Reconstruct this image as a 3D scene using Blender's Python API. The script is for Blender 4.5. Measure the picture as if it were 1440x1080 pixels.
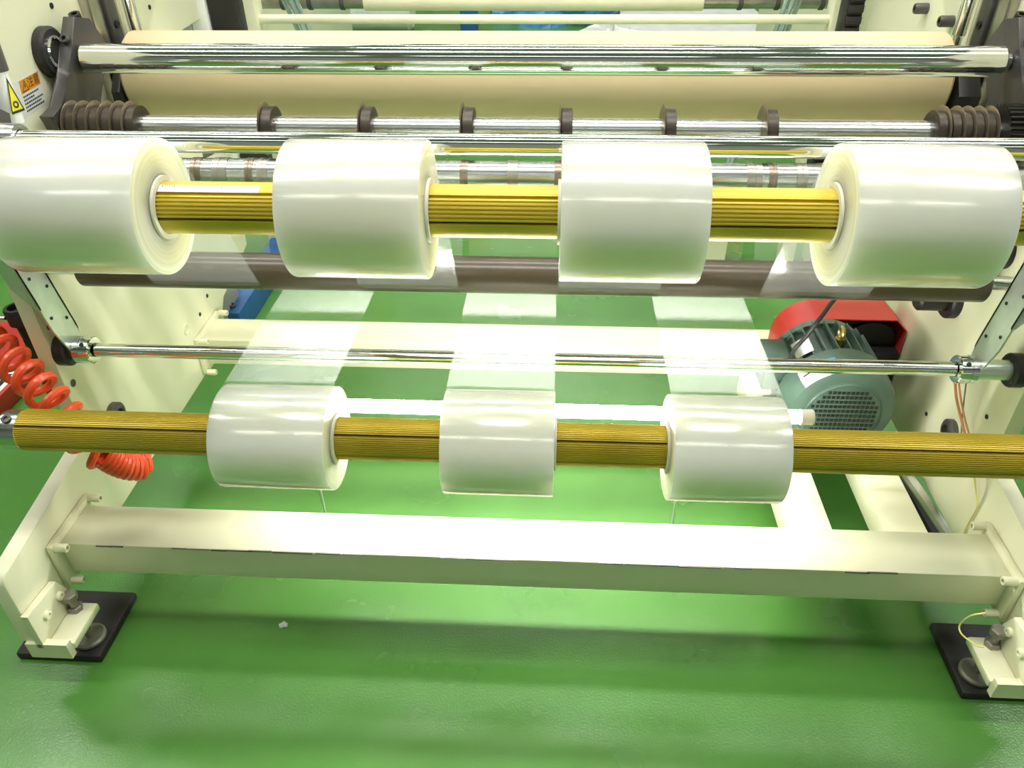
import bpy, bmesh, math, random
from mathutils import Vector, Matrix
random.seed(7)
for o in list(bpy.data.objects): bpy.data.objects.remove(o)
S = bpy.context.scene
COL = S.collection
PI = math.pi

# ------------------------------------------------------------------ camera
F = 1100.0; CAMH = 1.37
vY = Vector((73, -790, F)).normalized()          # world axes seen in camera space (x right, y down, z forward)
_b = -.0493; _a = (73 + F*_b)/790
vX = Vector((1, _a, _b)); vX = (vX - vY*vX.dot(vY)).normalized()
vZ = vX.cross(vY)
if vZ.y > 0: vZ = -vZ
cam_d = bpy.data.cameras.new('camera'); cam = bpy.data.objects.new('camera', cam_d); COL.objects.link(cam)
cam_d.sensor_fit = 'HORIZONTAL'; cam_d.sensor_width = 36; cam_d.lens = F/1440*36; cam_d.clip_start = .02
right = Vector((vX.x, vY.x, vZ.x)); down = Vector((vX.y, vY.y, vZ.y)); fwd = Vector((vX.z, vY.z, vZ.z))
cam.matrix_world = Matrix(((right.x, -down.x, -fwd.x, 0), (right.y, -down.y, -fwd.y, 0),
                           (right.z, -down.z, -fwd.z, CAMH), (0, 0, 0, 1)))
S.camera = cam
def _ray(px, py): return right*(px-720) + down*(py-540) + fwd*F
def onx(px, py, x): r = _ray(px, py); k = x/r.x; return Vector((0, 0, CAMH)) + r*k
def ony(px, py, y): r = _ray(px, py); k = y/r.y; return Vector((0, 0, CAMH)) + r*k
def onz(px, py, z): r = _ray(px, py); k = (z-CAMH)/r.z; return Vector((0, 0, CAMH)) + r*k

# ------------------------------------------------------------------ light
w = bpy.data.worlds.new('world'); S.world = w; w.use_nodes = True
w.node_tree.nodes['Background'].inputs[0].default_value = (.95, 1, .97, 1)
w.node_tree.nodes['Background'].inputs[1].default_value = .4
S.view_settings.view_transform = 'Standard'; S.view_settings.look = 'None'
S.view_settings.gamma = 1; S.view_settings.use_curve_mapping = False
S.view_settings.exposure = 0.14
CEIL = 4.2
LIGHT_ROWS = [(x_, y_) for y_ in (-2.2, .6, 2.6, 5.0, 7.6) for x_ in (-2.6, 0, 2.6)]
LIGHT_W = 62
ROW_GAIN = {-2.2: .04, .6: .85, 2.6: .75, 5.0: .35, 7.6: .7}
TUBE_E = 80
for lx, ly in LIGHT_ROWS:
    ld = bpy.data.lights.new('ceiling_lamp_light', 'AREA'); ld.shape = 'RECTANGLE'; ld.size = 2.2; ld.size_y = .26
    ld.energy = LIGHT_W*ROW_GAIN[ly]; ld.color = (1, .99, .93)
    lo = bpy.data.objects.new('ceiling_lamp_light', ld); COL.objects.link(lo); lo.location = (lx, ly, CEIL-.13)

# ------------------------------------------------------------------ materials
MATS = {}
def nodes(name):
    m = bpy.data.materials.new(name); m.use_nodes = True
    nt = m.node_tree; p = nt.nodes['Principled BSDF']
    MATS[name] = m
    return m, nt, p
def noise(nt, scale, detail=4, coord='Object', stretch=(1, 1, 1)):
    tc = nt.nodes.new('ShaderNodeTexCoord'); mp = nt.nodes.new('ShaderNodeMapping')
    mp.inputs['Scale'].default_value = stretch
    n = nt.nodes.new('ShaderNodeTexNoise'); n.inputs['Scale'].default_value = scale; n.inputs['Detail'].default_value = detail
    nt.links.new(tc.outputs[coord], mp.inputs[0]); nt.links.new(mp.outputs[0], n.inputs['Vector'])
    return n
def ramp(nt, src, stops):
    r = nt.nodes.new('ShaderNodeValToRGB'); e = r.color_ramp.elements
    e[0].position, e[0].color = stops[0][0], (*stops[0][1], 1)
    e[1].position, e[1].color = stops[-1][0], (*stops[-1][1], 1)
    for pos, c in stops[1:-1]:
        k = e.new(pos); k.color = (*c, 1)
    nt.links.new(src, r.inputs[0]); return r
def bump(nt, p, src, strength, dist=.001):
    b = nt.nodes.new('ShaderNodeBump'); b.inputs['Strength'].default_value = strength; b.inputs['Distance'].default_value = dist
    nt.links.new(src, b.inputs['Height']); nt.links.new(b.outputs[0], p.inputs['Normal'])
def mat(name, col, rough=.5, metal=0, var=.06, nscale=12, bumpy=0, stretch=(1, 1, 1), coat=0, spec=.5):
    m, nt, p = nodes(name)
    n = noise(nt, nscale, 5, 'Object', stretch)
    c0 = tuple(c*(1-var) for c in col); c1 = tuple(min(1, c*(1+var)) for c in col)
    r = ramp(nt, n.outputs[0], [(.3, c0), (.7, c1)])
    nt.links.new(r.outputs[0], p.inputs['Base Color'])
    p.inputs['Roughness'].default_value = rough; p.inputs['Metallic'].default_value = metal
    p.inputs['Coat Weight'].default_value = coat; p.inputs['Specular IOR Level'].default_value = spec
    if bumpy: bump(nt, p, n.outputs[0], bumpy)
    return m

mat('cream', (.80, .788, .575), .38, var=.03, nscale=6, bumpy=.12)
mat('cream_worn', (.78, .766, .55), .42, var=.05, nscale=14, bumpy=.2)
mat('cream_roller', (.78, .75, .55), .4)
mat('beige_rubber', (.72, .575, .35), .5, var=.03, nscale=3)
mat('brown_rubber', (.085, .065, .043), .28, var=.08, nscale=40)
mat('chrome', (.80, .81, .82), .09, 1, var=.02)
mat('steel', (.62, .63, .62), .24, 1, var=.06, nscale=30, stretch=(1, 8, 8))
mat('steel_worn', (.50, .47, .43), .3, 1, var=.15, nscale=25)
mat('dull_steel', (.30, .27, .24), .5, .6, var=.2, nscale=30)
mat('galvanised', (.66, .72, .66), .34, .75, var=.10, nscale=22)
mat('dark_steel', (.105, .10, .097), .42, .5, var=.1)
mat('black_steel', (.022, .021, .021), .45, .2, var=.15)
mat('blade_steel', (.30, .25, .20), .33, .85, var=.15, nscale=60)
mat('holder_steel', (.075, .06, .05), .4, .6, var=.2, nscale=50)
mat('rubber_black', (.018, .015, .016), .6, var=.3, nscale=8, bumpy=.3)
mat('core_board', (.80, .78, .66), .6)
mat('orange_hose', (.86, .095, .03), .3, var=.04)
mat('red_paint', (.50, .035, .025), .4, var=.1)
mat('motor_green', (.085, .145, .115), .38, var=.12, nscale=18, bumpy=.15)
mat('grille_dark', (.012, .016, .014), .6)
mat('label_white', (.82, .83, .82), .5)
mat('label_blue', (.08, .38, .62), .5)
mat('label_orange', (.80, .32, .02), .5)
mat('label_yellow', (.85, .78, .05), .45)
mat('label_black', (.02, .02, .02), .5)
mat('brass', (.55, .45, .15), .3, .9)
mat('blue_paint', (.02, .12, .34), .4)
mat('blue_plastic', (.06, .24, .55), .25, var=.25, nscale=9, bumpy=.6)
mat('white_plastic', (.78, .80, .78), .3, var=.1, nscale=9, bumpy=.5)
mat('wire_copper', (.62, .28, .14), .4)
mat('wire_yellow', (.75, .72, .22), .4)
mat('white_conduit', (.62, .62, .54), .5, var=.15, nscale=40)
mat('grey_paint', (.34, .34, .32), .45)
mat('white_paint', (.80, .81, .80), .4)
mat('hall_wall', (.40, .41, .38), .8)
mat('hall_ceiling', (.42, .43, .41), .9)
mat('glass_green', (.33, .45, .40), .12, .3, var=.2)
mat('lamp_cap', (.80, .74, .68), .35)

def gold():
    m, nt, p = nodes('gold')
    n = noise(nt, 6, 2, 'Object')
    r = ramp(nt, n.outputs[0], [(.3, (.62, .47, .045)), (.7, (.66, .51, .055))])
    nt.links.new(r.outputs[0], p.inputs['Base Color'])
    p.inputs['Metallic'].default_value = .25; p.inputs['Roughness'].default_value = .38
gold()
def film_roll_mat():
    m, nt, p = nodes('film_wound')
    n = noise(nt, 5, 5, 'Object', (.35, 4, 4))
    r = ramp(nt, n.outputs[0], [(.3, (.88, .85, .69)), (.7, (.94, .93, .81))])
    nt.links.new(r.outputs[0], p.inputs['Base Color'])
    p.inputs['Roughness'].default_value = .18; p.inputs['Metallic'].default_value = .2
    p.inputs['Subsurface Weight'].default_value = 1; p.inputs['Subsurface Radius'].default_value = (1, .98, .8); p.inputs['Subsurface Scale'].default_value = .09
    p.inputs['Coat Weight'].default_value = .6; p.inputs['Coat Roughness'].default_value = .1; p.inputs['Coat IOR'].default_value = 1.7
    bump(nt, p, n.outputs[0], .16, .005)
    m, nt, p = nodes('film_edge')
    tc = nt.nodes.new('ShaderNodeTexCoord'); sp = nt.nodes.new('ShaderNodeSeparateXYZ'); nt.links.new(tc.outputs['Object'], sp.inputs[0])
    cb = nt.nodes.new('ShaderNodeCombineXYZ'); nt.links.new(sp.outputs[1], cb.inputs[0]); nt.links.new(sp.outputs[2], cb.inputs[1])
    ln = nt.nodes.new('ShaderNodeVectorMath'); ln.operation = 'LENGTH'; nt.links.new(cb.outputs[0], ln.inputs[0])
    nz = nt.nodes.new('ShaderNodeTexNoise'); nz.noise_dimensions = '1D'; nz.inputs['Scale'].default_value = 160; nz.inputs['Detail'].default_value = 3
    nt.links.new(ln.outputs['Value'], nz.inputs['W'])
    r = ramp(nt, nz.outputs[0], [(.3, (.72, .68, .44)), (.7, (.84, .81, .60))])
    nt.links.new(r.outputs[0], p.inputs['Base Color']); p.inputs['Roughness'].default_value = .36
    p.inputs['Subsurface Weight'].default_value = 1; p.inputs['Subsurface Radius'].default_value = (1, .98, .8); p.inputs['Subsurface Scale'].default_value = .09
    p.inputs['Coat Weight'].default_value = .25
film_roll_mat()
def film_sheet_mat():
    m = bpy.data.materials.new('film_sheet'); m.use_nodes = True; MATS['film_sheet'] = m
    nt = m.node_tree; nt.nodes.clear()
    out = nt.nodes.new('ShaderNodeOutputMaterial')
    tr = nt.nodes.new('ShaderNodeBsdfTransparent'); tr.inputs[0].default_value = (.97, .99, .98, 1)
    gl = nt.nodes.new('ShaderNodeBsdfGlossy'); gl.inputs['Roughness'].default_value = .12; gl.inputs[0].default_value = (.95, .97, .98, 1)
    tl = nt.nodes.new('ShaderNodeBsdfTranslucent'); tl.inputs[0].default_value = (.9, .93, .92, 1)
    n = noise(nt, 3, 3, 'Object', (1, 6, 6))
    bp = nt.nodes.new('ShaderNodeBump'); bp.inputs['Strength'].default_value = .08; bp.inputs['Distance'].default_value = .01
    nt.links.new(n.outputs[0], bp.inputs['Height']); nt.links.new(bp.outputs[0], gl.inputs['Normal'])
    m1 = nt.nodes.new('ShaderNodeMixShader'); m1.inputs[0].default_value = .75
    nt.links.new(gl.outputs[0], m1.inputs[1]); nt.links.new(tl.outputs[0], m1.inputs[2])
    m2 = nt.nodes.new('ShaderNodeMixShader'); m2.inputs[0].default_value = .21
    nt.links.new(tr.outputs[0], m2.inputs[1]); nt.links.new(m1.outputs[0], m2.inputs[2])
    nt.links.new(m2.outputs[0], out.inputs[0])
film_sheet_mat()
def floor_mat():
    m, nt, p = nodes('green_floor')
    n1 = noise(nt, 1.6, 4); n2 = noise(nt, 5, 3)
    r1 = ramp(nt, n1.outputs[0], [(.35, (.072, .205, .038)), (.52, (.084, .240, .046)), (.7, (.102, .268, .066))])
    r2 = ramp(nt, n2.outputs[0], [(.25, (.78, .78, .80)), (.5, (1, 1, 1)), (.8, (1.1, 1.08, 1.1))])
    mx = nt.nodes.new('ShaderNodeMix'); mx.data_type = 'RGBA'; mx.blend_type = 'MULTIPLY'; mx.inputs[0].default_value = .55
    nt.links.new(r1.outputs[0], mx.inputs[6]); nt.links.new(r2.outputs[0], mx.inputs[7]); nt.links.new(mx.outputs[2], p.inputs['Base Color'])
    rr = ramp(nt, n2.outputs[0], [(.3, (.29, .29, .29)), (.7, (.21, .21, .21))]); nt.links.new(rr.outputs[0], p.inputs['Roughness'])
    n3 = noise(nt, 240, 2); bump(nt, p, n3.outputs[0], .3, .0014)
    p.inputs['Specular IOR Level'].default_value = .55
floor_mat()
def emis(name, col, e):
    m, nt, p = nodes(name); p.inputs['Base Color'].default_value = (.9, .9, .9, 1)
    p.inputs['Emission Color'].default_value = (*col, 1); p.inputs['Emission Strength'].default_value = e
emis('tube_light', (1, .98, .90), TUBE_E)
emis('ceiling_tube', (1, .99, .94), 6)

# ------------------------------------------------------------------ mesh helpers
def new(): return bmesh.new()
def obj(name, bm, m, parent=None, smooth=True, loc=None, mats=None):
    bmesh.ops.recalc_face_normals(bm, faces=bm.faces)
    me = bpy.data.meshes.new(name); bm.to_mesh(me); bm.free()
    for k in (mats or [m]): me.materials.append(MATS[k])
    if smooth:
        for p in me.polygons: p.use_smooth = True
        try: me.set_sharp_from_angle(angle=math.radians(35))
        except Exception: pass
    o = bpy.data.objects.new(name, me); COL.objects.link(o)
    if loc is not None: o.location = loc
    if parent: o.parent = parent; o.matrix_parent_inverse = parent.matrix_world.inverted() if parent.type != 'EMPTY' else Matrix.Translation(-parent.location)
    return o
def thing(name, label, cat, loc=(0, 0, 0), group=None):
    o = bpy.data.objects.new(name, None); COL.objects.link(o); o.location = loc; o.empty_display_size = .05
    return tag(o, label, cat, group)
def tag(o, label, cat, group=None):
    o['label'] = label; o['category'] = cat
    if group: o['group'] = group
    return o
def struct(name, bm, m, parent=None):
    o = obj(name, bm, m, parent, smooth=False); o['kind'] = 'structure'; return o

def box(bm, x0, x1, y0, y1, z0, z1, bev=0, mi=0):
    r = bmesh.ops.create_cube(bm, size=1)
    for v in r['verts']:
        v.co = Vector(((x0+x1)/2 + v.co.x*(x1-x0), (y0+y1)/2 + v.co.y*(y1-y0), (z0+z1)/2 + v.co.z*(z1-z0)))
    fs = set(f for v in r['verts'] for f in v.link_faces)
    for f in fs: f.material_index = mi
    if bev:
        es = set(e for v in r['verts'] for e in v.link_edges)
        bmesh.ops.bevel(bm, geom=list(es), offset=bev, segments=2, affect='EDGES', profile=.5)
    return bm
AX = {'X': (Vector((1, 0, 0)), Vector((0, 1, 0)), Vector((0, 0, 1))), 'Y': (Vector((0, 1, 0)), Vector((0, 0, 1)), Vector((1, 0, 0))),
      'Z': (Vector((0, 0, 1)), Vector((1, 0, 0)), Vector((0, 1, 0)))}
def frame(d):
    d = Vector(d).normalized(); u = d.cross(Vector((0, 0, 1)))
    if u.length < 1e-4: u = d.cross(Vector((0, 1, 0)))
    u.normalize(); return d, u, d.cross(u)
def lathe(bm, o, axis, prof, seg=32, mi=None, closed=False):
    """revolve prof [(along, radius)] about axis through o"""
    a, u, v = AX[axis] if isinstance(axis, str) else frame(axis)
    o = Vector(o); rings = []
    for t, r in prof:
        if r < 1e-6: rings.append([bm.verts.new(o + a*t)])
        else: rings.append([bm.verts.new(o + a*t + (u*math.cos(2*PI*k/seg) + v*math.sin(2*PI*k/seg))*r) for k in range(seg)])
    pairs = list(zip(rings[:-1], rings[1:]))
    if closed: pairs.append((rings[-1], rings[0]))
    for i, (A, B) in enumerate(pairs):
        for k in range(seg):
            k2 = (k+1) % seg
            if len(A) == 1 and len(B) == 1: continue
            if len(A) == 1: f = bm.faces.new((A[0], B[k], B[k2]))
            elif len(B) == 1: f = bm.faces.new((A[k], A[k2], B[0]))
            else: f = bm.faces.new((A[k], A[k2], B[k2], B[k]))
            if mi: f.material_index = mi[i]
    return bm
def cyl(bm, o, axis, t0, t1, r, seg=24, ch=0):
    if ch: pr = [(t0, 0), (t0, r-ch), (t0+ch, r), (t1-ch, r), (t1, r-ch), (t1, 0)]
    else: pr = [(t0, 0), (t0, r), (t1, r), (t1, 0)]
    return lathe(bm, o, axis, pr, seg)
def tube_between(bm, p, q, r, seg=12):
    p, q = Vector(p), Vector(q); return lathe(bm, p, q-p, [(0, 0), (0, r), ((q-p).length, r), ((q-p).length, 0)], seg)
def sweep(bm, pts, r, seg=8):
    pts = [Vector(p) for p in pts]; rings = []; u = None
    for i, p in enumerate(pts):
        d = (pts[min(i+1, len(pts)-1)] - pts[max(i-1, 0)]).normalized()
        if u is None: _, u, _v = frame(d)
        u = (u - d*u.dot(d)).normalized(); v = d.cross(u)
        rings.append([bm.verts.new(p + (u*math.cos(2*PI*k/seg) + v*math.sin(2*PI*k/seg))*r) for k in range(seg)])
    for A, B in zip(rings[:-1], rings[1:]):
        for k in range(seg): bm.faces.new((A[k], A[(k+1) % seg], B[(k+1) % seg], B[k]))
    bm.faces.new(rings[0]); bm.faces.new(rings[-1]); return bm
def smooth_path(ctrl, n=10):
    c = [Vector(p) for p in ctrl]; c = [c[0]*2-c[1]] + c + [c[-1]*2-c[-2]]; out = []
    for i in range(1, len(c)-2):
        for k in range(n):
            t = k/n; p0, p1, p2, p3 = c[i-1:i+3]
            out.append(.5*((2*p1) + (p2-p0)*t + (2*p0-5*p1+4*p2-p3)*t*t + (3*p1-p0-3*p2+p3)*t**3))
    out.append(c[-2]); return out
def prism_x(bm, poly, x0, x1, bev=0):
    """polygon in (y, z) extruded along x"""
    A = [bm.verts.new((x0, y, z)) for y, z in poly]; B = [bm.verts.new((x1, y, z)) for y, z in poly]
    n = len(poly); fs = [bm.faces.new(A), bm.faces.new(B[::-1])]
    for k in range(n): fs.append(bm.faces.new((A[k], B[k], B[(k+1) % n], A[(k+1) % n])))
    if bev:
        bmesh.ops.bevel(bm, geom=list(set(e for f in fs[:2] for e in f.edges)), offset=bev, segments=2, affect='EDGES', profile=.5)
    return bm
def prism_y(bm, poly, y0, y1):
    A = [bm.verts.new((x, y0, z)) for x, z in poly]; B = [bm.verts.new((x, y1, z)) for x, z in poly]
    n = len(poly); bm.faces.new(A); bm.faces.new(B[::-1])
    for k in range(n): bm.faces.new((A[k], B[k], B[(k+1) % n], A[(k+1) % n]))
    return bm
def arc(cx, cy, r, a0, a1, n=8):
    return [(cx + r*math.cos(math.radians(a0+(a1-a0)*k/n)), cy + r*math.sin(math.radians(a0+(a1-a0)*k/n))) for k in range(n+1)]
def socket_bolt(bm, p, axis, r=.009, h=.016):
    """socket head cap screw whose head starts at p and grows along axis"""
    return lathe(bm, p, axis, [(0, 0), (0, r), (h*.9, r), (h, r*.88), (h, r*.5), (h*.45, r*.5), (h*.45, 0)], 14)
def hexbolt(bm, p, axis, r=.012, h=.01):
    return lathe(bm, p, axis, [(0, 0), (0, r), (h*.85, r), (h, r*.85), (h, 0)], 6)

XL, XR = -.955, .862          # inner faces of the machine's side plates
PT = .03                      # plate thickness

# ------------------------------------------------------------------ the hall
bm = new(); box(bm, -7, 7, -4, 12, -.1, 0); struct('floor', bm, 'green_floor')
bm = new(); box(bm, -7, 7, -4, 12, CEIL, CEIL+.1); struct('ceiling', bm, 'hall_ceiling')
bm = new(); box(bm, -7.1, -7, -4, 12, 0, CEIL); struct('wall_left', bm, 'hall_wall')
bm = new(); box(bm, 7, 7.1, -4, 12, 0, CEIL); struct('wall_right', bm, 'hall_wall')
bm = new(); box(bm, -7.1, 7.1, 12, 12.1, 0, CEIL); struct('wall_back', bm, 'hall_wall')
bm = new(); box(bm, -7.1, 7.1, -4.1, -4, 0, CEIL); struct('wall_front', bm, 'hall_wall')
for lx, ly in LIGHT_ROWS:
    t = thing('ceiling_light', 'white batten ceiling light with two fluorescent tubes', 'ceiling light', (lx, ly, CEIL), 'ceiling lights over the machine')
    bm = new(); box(bm, lx-1.15, lx+1.15, ly-.14, ly+.14, CEIL-.05, CEIL, .006); obj('housing', bm, 'white_paint', t)
    for s in (-.07, .07):
        bm = new(); cyl(bm, (lx, ly+s, CEIL-.075), 'X', -1.08, 1.08, .014, 10); obj('tube', bm, 'ceiling_tube', t)

# ------------------------------------------------------------------ side plates
def plate_profile(side):
    if side == 'R': tail = [(2.42, .35), (2.42, 1.32)]
    else: tail = [(2.20, .60), (2.03, .62), (2.03, .952), (2.21, .952), (2.21, 1.32)]
    return [(1.20, 1.32), (1.20, .40)] + arc(1.165, .372, .035, 0, -90, 6)[1:] + [(.905, .30)] + arc(.885, .28, .02, 90, 180, 4) + \
           [(.865, .125), (1.90, .137), (1.92, .235), (1.945, .262), (2.19, .31)] + tail
def side_frame(side):
    s = 1 if side == 'L' else -1            # direction pointing into the machine
    xi = XL if s == 1 else XR
    o = thing('side_frame', 'tall cream steel side plate of the slitter beside the coiled orange hose' if s == 1 else
              'tall cream steel side plate of the slitter next to the green motor', 'machine frame', (xi - s*PT/2, 1.2, .125))
    bm = new(); prism_x(bm, plate_profile(side), min(xi, xi-s*PT), max(xi, xi-s*PT), .003); obj('plate', bm, 'cream', o, smooth=True)
    # foot bracket bolted under the front leg
    ft = new(); prism_x(ft, [(.858, .205), (.95, .195), (.965, .155), (.965, .115), (.858, .115)], min(xi+s*.001, xi+s*.016), max(xi+s*.001, xi+s*.016), .002)
    box(ft, min(xi, xi+s*.064), max(xi, xi+s*.064), .872, .968, .095, .113, .004)
    prism_x(ft, [(.858, .085), (.872, .085), (.872, .125), (.858, .125)], min(xi-s*.02, xi+s*.060), max(xi-s*.02, xi+s*.060))
    br = obj('foot_bracket', ft, 'cream_worn', o)
    for y, z in ((.895, .165), (.94, .165)):
        bm = new(); socket_bolt(bm, (xi+s*.016, y, z), (s, 0, 0), .009, .007); obj('bolt', bm, 'cream_worn', br)
    lf = new(); c = (xi+s*.028, .950, 0)
    cyl(lf, c, 'Z', .0205, .034, .031, 28, .004); cyl(lf, c, 'Z', .03, .15, .008, 12); hexbolt(lf, (c[0], c[1], .113), (0, 0, 1), .014, .012)
    hexbolt(lf, (c[0], c[1], .146), (0, 0, 1), .015, .014)
    obj('levelling_foot', lf, 'dull_steel', o)
    bm = new(); box(bm, min(xi-s*.002, xi-s*.02), max(xi-s*.002, xi-s*.02), .87, .9, .02, .126); 
    bm.free()
    return o, s, xi
frL, sL, xiL = side_frame('L')
frR, sR, xiR = side_frame('R')
def hole(parent, x, y, z, s, r=.006, m='black_steel', name='screw_hole', d=.0015):
    bm = new(); lathe(bm, (x, y, z), (s, 0, 0), [(-.002, 0), (-.002, r), (d, r), (d, r*.7), (d*.3, r*.65), (d*.3, 0)], 14); return obj(name, bm, m, parent)
for p in ((281, 442), (291, 416), (279, 475), (72, 8), (210, 10)):
    q = onx(*p, XL); hole(frL, XL, q.y, q.z, 1, .0055)
for y, z in ((1.214, .60), (1.214, .467)): hole(frL, XL, y+.01, z, 1, .008, 'dark_steel')
q = onx(262, 463, XL); hole(frL, XL, q.y, q.z, 1, .016, 'cream_worn', 'plate_hole', .003)
q = onx(157, 578, XL); bm = new(); lathe(bm, (XL, q.y, q.z-.012), 'X', [(-.002, 0), (-.002, .03), (.012, .03), (.016, .024), (.016, .016), (.006, .016), (.006, 0)], 24); obj('grommet', bm, 'dark_steel', frL)
for p in ((1303, 582), (1383, 108), (1388, 586)):
    q = onx(*p, XR); hole(frR, XR, q.y, q.z, -1, .005)
q = onx(1342, 600, XR); bm = new(); lathe(bm, (XR, q.y, q.z-.012), (-1, 0, 0), [(-.002, 0), (-.002, .026), (.012, .026), (.016, .02), (.016, .014), (.006, .014), (.006, 0)], 24); obj('grommet', bm, 'dark_steel', frR)
for p in ((1292, 12), (1327, 30)):
    q = onx(*p, XR-.02); bm = new(); socket_bolt(bm, (XR, q.y, q.z), (-1, 0, 0), .012, .03); obj('bolt', bm, 'dark_steel', frR)
# vertical guides with piston rods on both plates
for fr, s, xi in ((frL, 1, XL), (frR, -1, XR)):
    for y0, y1, d in ((1.655, 1.70, .022), (1.705, 1.745, .028)):
        bm = new(); box(bm, min(xi, xi+s*d), max(xi, xi+s*d), y0, y1, .80, 1.32, .003); g = obj('guide_bar', bm, 'steel_worn' if d < .025 else 'dark_steel', fr)
    for z in (.99, 1.035, 1.20):
        bm = new(); socket_bolt(bm, (xi+s*.03, 1.725, z), (s, 0, 0), .008, .002); obj('bolt', bm, 'black_steel', g)
    bm = new(); cyl(bm, (xi+s*.03, 1.795, 0), 'Z', 1.0, 1.32, .013, 18, .002); cyl(bm, (xi+s*.03, 1.795, 0), 'Z', .975, 1.0, .009, 14); obj('piston_rod', bm, 'chrome', fr)
    bm = new(); box(bm, min(xi, xi+s*.018), max(xi, xi+s*.018), 1.77, 1.782, .98, 1.32, .002); obj('rod_cover', bm, 'cream', fr)
# bearing knobs on the right plate behind the brown roller
for i, (p, r) in enumerate((((1322, 420), .042), ((1392, 352), .035))):
    q = onx(*p, XR-.03); bm = new(); lathe(bm, (XR, q.y, q.z), (-1, 0, 0), [(0, 0), (0, r), (.016, r), (.02, r*.9), (.02, r*.62), (.075 if i == 0 else .04, r*.62), (.08 if i == 0 else .044, r*.5), (.08 if i == 0 else .044, r*.25), (.07 if i == 0 else .036, 0)], 28)
    obj('bearing_hub', bm, 'black_steel', frR)
# warning label on left plate (flat print on a thin sticker)
def sticker_frame(p00, p10, p01):
    P0 = onx(*p00, XL); U = onx(*p10, XL)-P0; V = onx(*p01, XL)-P0
    return P0, U, V
P0, U, V = sticker_frame((25, 115), (52, 100), (37, 160))
def quad(bm, P0, U, V, u0, u1, v0, v1, off, th=.0004, n=Vector((1, 0, 0))):
    c = [P0+U*u+V*v+n*off for u, v in ((u0, v0), (u1, v0), (u1, v1), (u0, v1))]
    a = [bm.verts.new(p) for p in c]; b = [bm.verts.new(p - n*th) for p in c]
    bm.faces.new(a); bm.faces.new(b[::-1])
    for k in range(4): bm.faces.new((a[k], b[k], b[(k+1) % 4], a[(k+1) % 4]))
bm = new(); quad(bm, P0, U, V, -.35, 1.05, -.05, 1.05, .0006); wl = obj('warning_label', bm, 'label_white', frL, False); wl['label'] = 'white warning sticker with an orange header'
bm = new(); quad(bm, P0, U, V, .02, 1.0, 0, .40, .0010); obj('label_header', bm, 'label_orange', wl, False)
def tri_mark(bm, c, U, V, s, off, n=Vector((1, 0, 0)), w=.22):
    pts = [c - V*s*.6, c + U*s*.6 + V*s*.45, c - U*s*.6 + V*s*.45]; g = sum(pts, Vector())/3
    o_ = [bm.verts.new(p+n*off) for p in pts]; i_ = [bm.verts.new(g+(p-g)*(1-w)+n*off) for p in pts]
    for k in range(3): bm.faces.new((o_[k], o_[(k+1) % 3], i_[(k+1) % 3], i_[k]))
bm = new(); Un, Vn = U.normalized(), V.normalized()
tri_mark(bm, P0+U*.24+V*.22, Un, Vn, .018, .0014)
quad(bm, P0, U, V, .225, .255, .16, .26, .0014)
obj('warning_mark', bm, 'label_black', wl, False)
def text_on(txt, P, U, V, n, size, m, parent, name):
    cu = bpy.data.curves.new(name, 'FONT'); cu.body = txt; cu.size = size; cu.align_x = 'CENTER'; cu.align_y = 'CENTER'
    to = bpy.data.objects.new(name, cu); COL.objects.link(to)
    dg = bpy.context.evaluated_depsgraph_get(); me = bpy.data.meshes.new_from_object(to.evaluated_get(dg))
    bpy.data.objects.remove(to)
    u = U.normalized(); v = -V.normalized()
    me.transform(Matrix(((u.x, v.x, n.x, P.x), (u.y, v.y, n.y, P.y), (u.z, v.z, n.z, P.z), (0, 0, 0, 1))))
    me.materials.clear(); me.materials.append(MATS[m])
    o = bpy.data.objects.new(name, me); COL.objects.link(o); o.parent = parent
    o.matrix_parent_inverse = parent.matrix_world.inverted() if parent.type != 'EMPTY' else Matrix.Translation(-parent.location)
    return o
bpy.context.view_layer.update()
text_on('注意', P0+U*.68+V*.2+Vector((.0015, 0, 0)), U, V, Vector((1, 0, 0)), .019, 'label_black', wl, 'header_lettering')
bm = new()
for k, L in enumerate((.8, .55, .95, .85, .95)):
    v0 = .48 + k*.11; u = .05
    while u < L:
        d = random.uniform(.05, .08); quad(bm, P0, U, V, u, u+d, v0, v0+.055, .0010); u += d+.03
obj('printed_lines', bm, 'label_black', wl, False)

# ------------------------------------------------------------------ rubber pads
for s, xi, lab in ((1, XL, 'black rubber pad on the floor under the foot near the orange hose'), (-1, XR, 'black rubber pad on the floor under the foot with yellow wires')):
    bm = new(); x0, x1 = sorted((xi - s*.11, xi + s*.066)); box(bm, x0, x1, .908, 1.072, 0, .02, .005)
    tag(obj('rubber_pad', bm, 'rubber_black'), lab, 'pad')

# ------------------------------------------------------------------ cross beams
def cross_beam(name, label, y0, y1, z0, z1, bolts, m):
    o = thing(name, label, 'beam', ((XL+XR)/2, (y0+y1)/2, z0))
    bm = new(); box(bm, XL+.012, XR-.012, y0, y1, z0, z1, .005); obj('box_section', bm, m, o)
    for xi, s in ((XL, 1), (XR, -1)):
        bm = new(); box(bm, min(xi+s*.0005, xi+s*.013), max(xi+s*.0005, xi+s*.013), y0-.022, y1+.022, z0-.02, z1+.012, .003); fl = obj('end_flange', bm, 'cream_worn', o)
        for y, z in bolts:
            bm = new(); socket_bolt(bm, (xi+s*.013, y, z), (s, 0, 0), .0085, .024); obj('bolt', bm, 'cream_worn', fl)
    return o
fb = cross_beam('front_cross_beam', 'cream box beam with a scraped front edge joining the machine feet', 1.0, 1.108, .166, .245, [(.988, .247), (1.122, .25), (.992, .153), (1.12, .153)], 'cream')
bm = new()
random.seed(3)
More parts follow.
